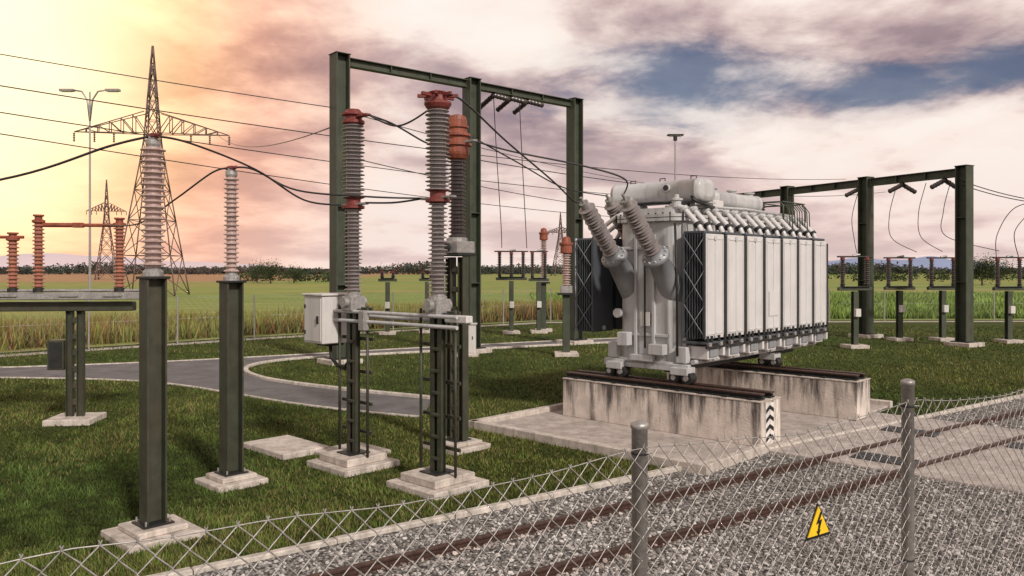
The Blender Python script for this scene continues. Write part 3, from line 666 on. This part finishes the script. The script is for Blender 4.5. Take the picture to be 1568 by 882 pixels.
for a,c in zip(pts[:-1],pts[1:]):
    k=int((c-a).length/3.2)
    for i in range(k): fp.append(a.lerp(c,i/k))
fp.append(pts[-1])
for q in fp: b.cyl(q,q+Zv*1.9,.035,'galv',n=6)
for a,c in zip(fp[:-1],fp[1:]):
    for z in (.1,1.0,1.85): b.bar(a+Zv*z,c+Zv*z,.006,'wire')
    for i in range(12):
        b.bar(a.lerp(c,i/12)+Zv*.1,a.lerp(c,min(1,(i+6)/12))+Zv*(.1+1.75*min(6,12-i)/6),.003,'wire'); b.bar(a.lerp(c,i/12)+Zv*1.85,a.lerp(c,min(1,(i+6)/12))+Zv*(1.85-1.75*min(6,12-i)/6),.003,'wire')
b.make('perimeter_fence')

# ---------------------------------------------------------------- distance
def hills(name,y0,hfun,x0,x1,seed,mt='hill'):
    r=np.random.default_rng(seed); ph=r.uniform(0,6.28,8); vs=[];fs=[]; K=140
    for i in range(K+1):
        x=x0+(x1-x0)*i/K; f=(i/K)
        h=hfun(f)*(1+.22*sum(math.sin(f*(5+7*k)+ph[k])/(k+1)**1.3 for k in range(8)))
        vs+=[(x,y0,-5),(x,y0+300,max(1,h)),(x,y0+1500,-5)]
    for i in range(K):
        a=i*3; fs+=[(a,a+3,a+4,a+1),(a+1,a+4,a+5,a+2)]
    b=MB(); b.add(vs,fs,mt,True); b.make(name)
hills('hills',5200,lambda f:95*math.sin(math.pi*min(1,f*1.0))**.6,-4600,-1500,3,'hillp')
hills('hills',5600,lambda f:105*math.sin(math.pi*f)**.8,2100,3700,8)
P_=[];Sz=[];Cc=[]
r=np.random.default_rng(21)
def clump(x,y,w,h,n,s,tint):
    a=r.normal(size=(n,3)); a/=np.linalg.norm(a,axis=1)[:,None]; a*=r.uniform(.4,1,(n,1))**.5
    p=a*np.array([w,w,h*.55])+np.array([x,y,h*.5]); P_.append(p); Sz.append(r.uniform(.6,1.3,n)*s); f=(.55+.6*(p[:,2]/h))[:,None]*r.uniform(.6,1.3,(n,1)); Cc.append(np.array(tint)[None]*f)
for i in range(640):
    y=r.uniform(420,620); u=r.uniform(-.85,.85); hgt=r.uniform(3,5.5)*(1+.45*math.sin(u*9)*math.sin(u*23+1)) 
    t=[(.05,.07,.06),(.065,.07,.05),(.085,.065,.055)][r.integers(3)]
    clump(u*y,y,r.uniform(6,16),max(2.5,hgt),80,.9,t)
for i in range(60):
    y=r.uniform(180,260); u=r.uniform(-.34,-.2) if i<22 else r.uniform(.3,.7); clump(u*y,y,r.uniform(1.5,4),r.uniform(1.2,2.8),80,.4,(.055,.075,.03))
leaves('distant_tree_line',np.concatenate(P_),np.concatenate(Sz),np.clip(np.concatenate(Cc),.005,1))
def tree(x,y,h,w,seed):
    P_.clear();Sz.clear();Cc.clear(); rr=random.Random(seed)
    e=bpy.data.objects.new('deciduous_tree',None); S.collection.objects.link(e)
    b=MB(); b.cyl((x,y,0),(x,y,h*.6),.035*h,'bark',.012*h,n=8)
    for k in range(12):
        a=rr.uniform(0,6.28); z=h*rr.uniform(.2,.6); q=V(x+math.cos(a)*w*rr.uniform(.2,.7),y+math.sin(a)*w*rr.uniform(.2,.7),z+h*rr.uniform(.05,.3))
        b.cyl((x,y,z),q,.012*h,'bark',.004*h,n=5)
        m=int(r.integers(160,260)); R=w*rr.uniform(.35,.55); a_=r.normal(size=(m,3))*.45; p=a_*R*1.2+np.array(q); P_.append(p); Sz.append(r.uniform(.6,1.2,m)*h*.03)
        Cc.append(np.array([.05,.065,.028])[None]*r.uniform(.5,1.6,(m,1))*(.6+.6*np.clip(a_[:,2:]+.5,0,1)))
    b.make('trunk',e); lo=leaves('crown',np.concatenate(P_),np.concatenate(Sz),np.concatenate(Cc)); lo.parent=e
for x,y,h,w,sd in ((85,144,5.2,3.0,1),(90,147,4.4,2.6,2),(-50,165,4.3,2.8,3),(-46,168,3.8,2.5,4),(-55,172,3.6,2.4,5),(112,160,4.2,2.4,6)): tree(x,y,h,w,sd)

# ---------------------------------------------------------------- near chain-link fence
fd=V(.828,.56,0).normalized(); F0=V(0,3.34,0); fn=V(-fd.y,fd.x,0)
def FP(t,z,o=0): return F0+fd*t+Zv*z+fn*o
b=MB(); cw=.052; ch_=.104; z0=.02; ztop=2.20; R_=.0027
rows=int((ztop-z0)/(ch_/2)); ncol=int(12.8/cw); vs_t=-3.6
def sagf(t,z): return -.05*math.sin(math.pi*(((t-.757)/2.35)%1))*(z/ztop)
def nz(t,z): return .008*math.sin(t*3.1+z*2.2)+.005*math.sin(t*7.7-z*5+1)+sagf(t,z),.014*math.sin(t*2.3+1.2)+.009*math.sin(t*5.9+z*3)
for i in range(ncol):
    pts=[]; tc_=vs_t+i*cw; sg0=1 if i%2 else -1
    for j in range(rows+1):
        sg=sg0 if j%2 else -sg0
        t=tc_+sg*cw*.53; z=z0+j*ch_/2; dz,do=nz(t,z)
        pts.append(FP(t,z+dz,do+sg*.003))
    last=pts[-1]; sgl=sg0 if rows%2 else -sg0
    pts.append(last+fd*(-.006*sgl)+Zv*.014)
    for p0,p1 in zip(pts[:-1],pts[1:]):
        t=(p1-p0).normalized(); a=t.cross(fn).normalized(); c_=t.cross(a); vs=[]
        for q in (p0-t*.001,p1+t*.001):
            for k in range(4):
                an=k*math.pi/2; vs.append(q+(a*math.cos(an)+c_*math.sin(an))*R_)
        b.add(vs,[(0,1,5,4),(1,2,6,5),(2,3,7,6),(3,0,4,7)],'wire',True)
for z in (2.15,1.15,.1):
    pts=[]
    for k in range(90):
        t=vs_t+k*12.6/89; dz,do=nz(t,z); pts.append(FP(t,z+dz,do+.006))
    b.tube(pts,.0026,'wire',5)
b.make('chain_link_fence')
for t,hh in ((.757,2.27),(3.08,2.29),(5.5,2.28),(-2.6,2.27)):
    b=MB(); p=FP(t,0,.035)
    b.lathe(p,Zv,[(0,.038),(hh-.03,.038),(hh-.028,.043),(hh-.004,.043),(hh,.034),(hh+.008,.015)],'galv',20,sm=True)
    b.lathe(p-Zv*.0,Zv,[(0,.16),(.05,.15),(.06,.05)],'conc',12)
    for z in (2.13,1.15,.4):
        b.lathe(p+Zv*(z-.012),Zv,[(0,.040),(.001,.041),(.01,.041),(.011,.040)],'dark',16)
        b.tube([p-fn*.04+Zv*z,p-fn*.055+Zv*z+fd*.03],.004,'wire',5)
    b.make('fence_post')
b=MB(); c=FP(2.06,1.58,-.02); w=.115; h_=.19
def tri(sc,o,mt,th=.003):
    q=[c+fd*(-w*sc)-Zv*(h_*.45*sc),c+fd*(w*sc)-Zv*(h_*.45*sc),c+Zv*(h_*.55*sc)]; q=[p-fn*o for p in q]; k=[p-fn*th for p in q]
    b.add(q+k,[(0,2,1),(3,4,5),(0,1,4,3),(1,2,5,4),(2,0,3,5)],mt)
tri(1.03,0,'black'); tri(.84,.0,'yellow',.0075); 
bolt=[(.014,.062),(-.026,-.006),(.000,.002),(-.012,-.046),(-.024,-.040),(-.004,-.070),(.014,-.036),(.003,-.040),(.028,.020),(.004,.012),(.030,.060)]
b.add([c+fd*a-fn*.0115+Zv*(z-.005) for a,z in bolt],[tuple(range(len(bolt)))],'black')
for a,z in ((0,.075),(-.09,-.07),(.09,-.07)): b.tube([c+fd*a+Zv*z-fn*.008,c+fd*a+Zv*z+fn*.03],.003,'wire',5)
b.make('warning_sign')

# ---------------------------------------------------------------- camera, light, world
cam=bpy.data.cameras.new('camera'); co=bpy.data.objects.new('camera',cam); S.collection.objects.link(co); S.camera=co
co.location=(0,0,3); co.rotation_euler=(math.radians(90),0,0); cam.sensor_width=36; cam.lens=28.0; cam.shift_y=-.0185; cam.clip_end=30000; cam.clip_start=.05
AZ=math.radians(148); EL=math.radians(36)
sd=V(math.sin(AZ)*math.cos(EL),math.cos(AZ)*math.cos(EL),math.sin(EL))
sl=bpy.data.lights.new('sun','SUN'); sl.energy=3.3; sl.angle=math.radians(6); sl.color=(1,.93,.85)
so=bpy.data.objects.new('sun',sl); S.collection.objects.link(so); so.rotation_euler=sd.to_track_quat('Z','Y').to_euler()
Wd=bpy.data.worlds.new('World'); S.world=Wd; Wd.use_nodes=True; nt=Wd.node_tree; nt.nodes.clear(); Lk=nt.links
def nd(t,**k):
    n=nt.nodes.new(t)
    for a,v in k.items(): setattr(n,a,v)
    return n
def mth(op,a,b_=None,clamp=False):
    n=nd('ShaderNodeMath',operation=op); n.use_clamp=clamp
    for i,x in enumerate((a,b_)):
        if x is None: continue
        if isinstance(x,(int,float)): n.inputs[i].default_value=x
        else: Lk.new(x,n.inputs[i])
    return n.outputs[0]
def mrange(v,a,b_,c=0,d=1):
    n=nd('ShaderNodeMapRange'); n.interpolation_type='SMOOTHSTEP'; Lk.new(v,n.inputs[0])
    for i,x in enumerate((a,b_,c,d)): n.inputs[i+1].default_value=x
    return n.outputs[0]
tc=nd('ShaderNodeTexCoord').outputs['Generated']
sep=nd('ShaderNodeSeparateXYZ'); Lk.new(tc,sep.inputs[0]); X_,Y_,Z_=sep.outputs
zz=mth('ADD',mth('MAXIMUM',Z_,0),.20)
cmb=nd('ShaderNodeCombineXYZ'); Lk.new(mth('DIVIDE',X_,zz),cmb.inputs[0]); Lk.new(mth('DIVIDE',Y_,zz),cmb.inputs[1]); cmb.inputs[2].default_value=3.7; pv=cmb.outputs[0]
sky=nd('ShaderNodeTexSky',sky_type='NISHITA'); sky.sun_disc=False; sky.sun_elevation=EL; sky.sun_rotation=AZ; sky.altitude=200
n1=noise(nt,pv,.85,7,.52,(1,1.0,1),.3)
n1b=noise(nt,pv,.85,7,.52,(1,1.0,1),.3,(.22,-.22,.0))
n2=noise(nt,pv,2.6,7,.6,(1,1.0,1),.2)
lit=mth('MULTIPLY',mth('SUBTRACT',n1,n1b),1.6)
sh=mth('ADD',mth('ADD',mth('MULTIPLY',n1,.55),mth('MULTIPLY',n2,.45)),mth('MULTIPLY',lit,.38))
sh=mth('ADD',sh,.018)
cc=ramp(nt,sh,[(.37,(.42,.31,.33)),(.44,(.60,.45,.44)),(.50,(.82,.66,.61)),(.56,(.99,.86,.78)),(.66,(1.0,.92,.85))])
hz=mrange(Z_,.02,.22,1,0)
cc=mixc(nt,mth('MULTIPLY',hz,.55),cc,(.90,.70,.64))
def dotd(v):
    v=v.normalized(); n=nd('ShaderNodeVectorMath',operation='DOT_PRODUCT'); Lk.new(tc,n.inputs[0]); n.inputs[1].default_value=v; return n.outputs['Value']
gd=dotd(V(-.74,1,.30))
cc=mixc(nt,mrange(gd,.87,.985),cc,(1.30,.84,.58),'MULTIPLY')
cc=mixc(nt,mrange(gd,.945,1.0),cc,(.60,.46,.14),'ADD')
cc=mixc(nt,mth('MULTIPLY',mrange(gd,.968,1.0),.8),cc,(1.5,1.35,.90))
def brk(v,xs,zs):
    v=v.normalized(); s_=nd('ShaderNodeVectorMath',operation='SUBTRACT'); Lk.new(tc,s_.inputs[0]); s_.inputs[1].default_value=v
    m_=nd('ShaderNodeVectorMath',operation='MULTIPLY'); Lk.new(s_.outputs[0],m_.inputs[0]); m_.inputs[1].default_value=(xs,1,zs)
    l_=nd('ShaderNodeVectorMath',operation='LENGTH'); Lk.new(m_.outputs[0],l_.inputs[0]); return l_.outputs['Value']
dm=mth('MINIMUM',mth('MINIMUM',mth('SUBTRACT',brk(V(.215,1,.232),.42,1.15),.018),brk(V(.47,1,.225),.5,1.6)),brk(V(.60,1,.255),.55,1.5))
q=mth('ADD',dm,mth('MULTIPLY',mth('SUBTRACT',mth('ADD',mth('MULTIPLY',n2,.7),mth('MULTIPLY',n1,.3)),.5),.30))
bk=mrange(q,-.005,.050,1,0); dk=mrange(q,.02,.10,1,0)
cc=mixc(nt,mth('MULTIPLY',dk,.6),cc,(.56,.56,.64),'MULTIPLY')
cc=mixc(nt,mrange(Z_,.40,.80),cc,(.36,.37,.40),'MULTIPLY')  # overhead sky out of view is darkened to lower ambient and raise contrast
skyc=nd('ShaderNodeBackground'); Lk.new(mixc(nt,1,sky.outputs[0],(.40,.50,.62),'MULTIPLY'),skyc.inputs[0]); skyc.inputs[1].default_value=.08
clb=nd('ShaderNodeBackground'); Lk.new(cc,clb.inputs[0]); clb.inputs[1].default_value=1.0
mx=nd('ShaderNodeMixShader'); Lk.new(mth('MULTIPLY',bk,.8),mx.inputs[0]); Lk.new(clb.outputs[0],mx.inputs[1]); Lk.new(skyc.outputs[0],mx.inputs[2])
wo=nd('ShaderNodeOutputWorld'); Lk.new(mx.outputs[0],wo.inputs[0])
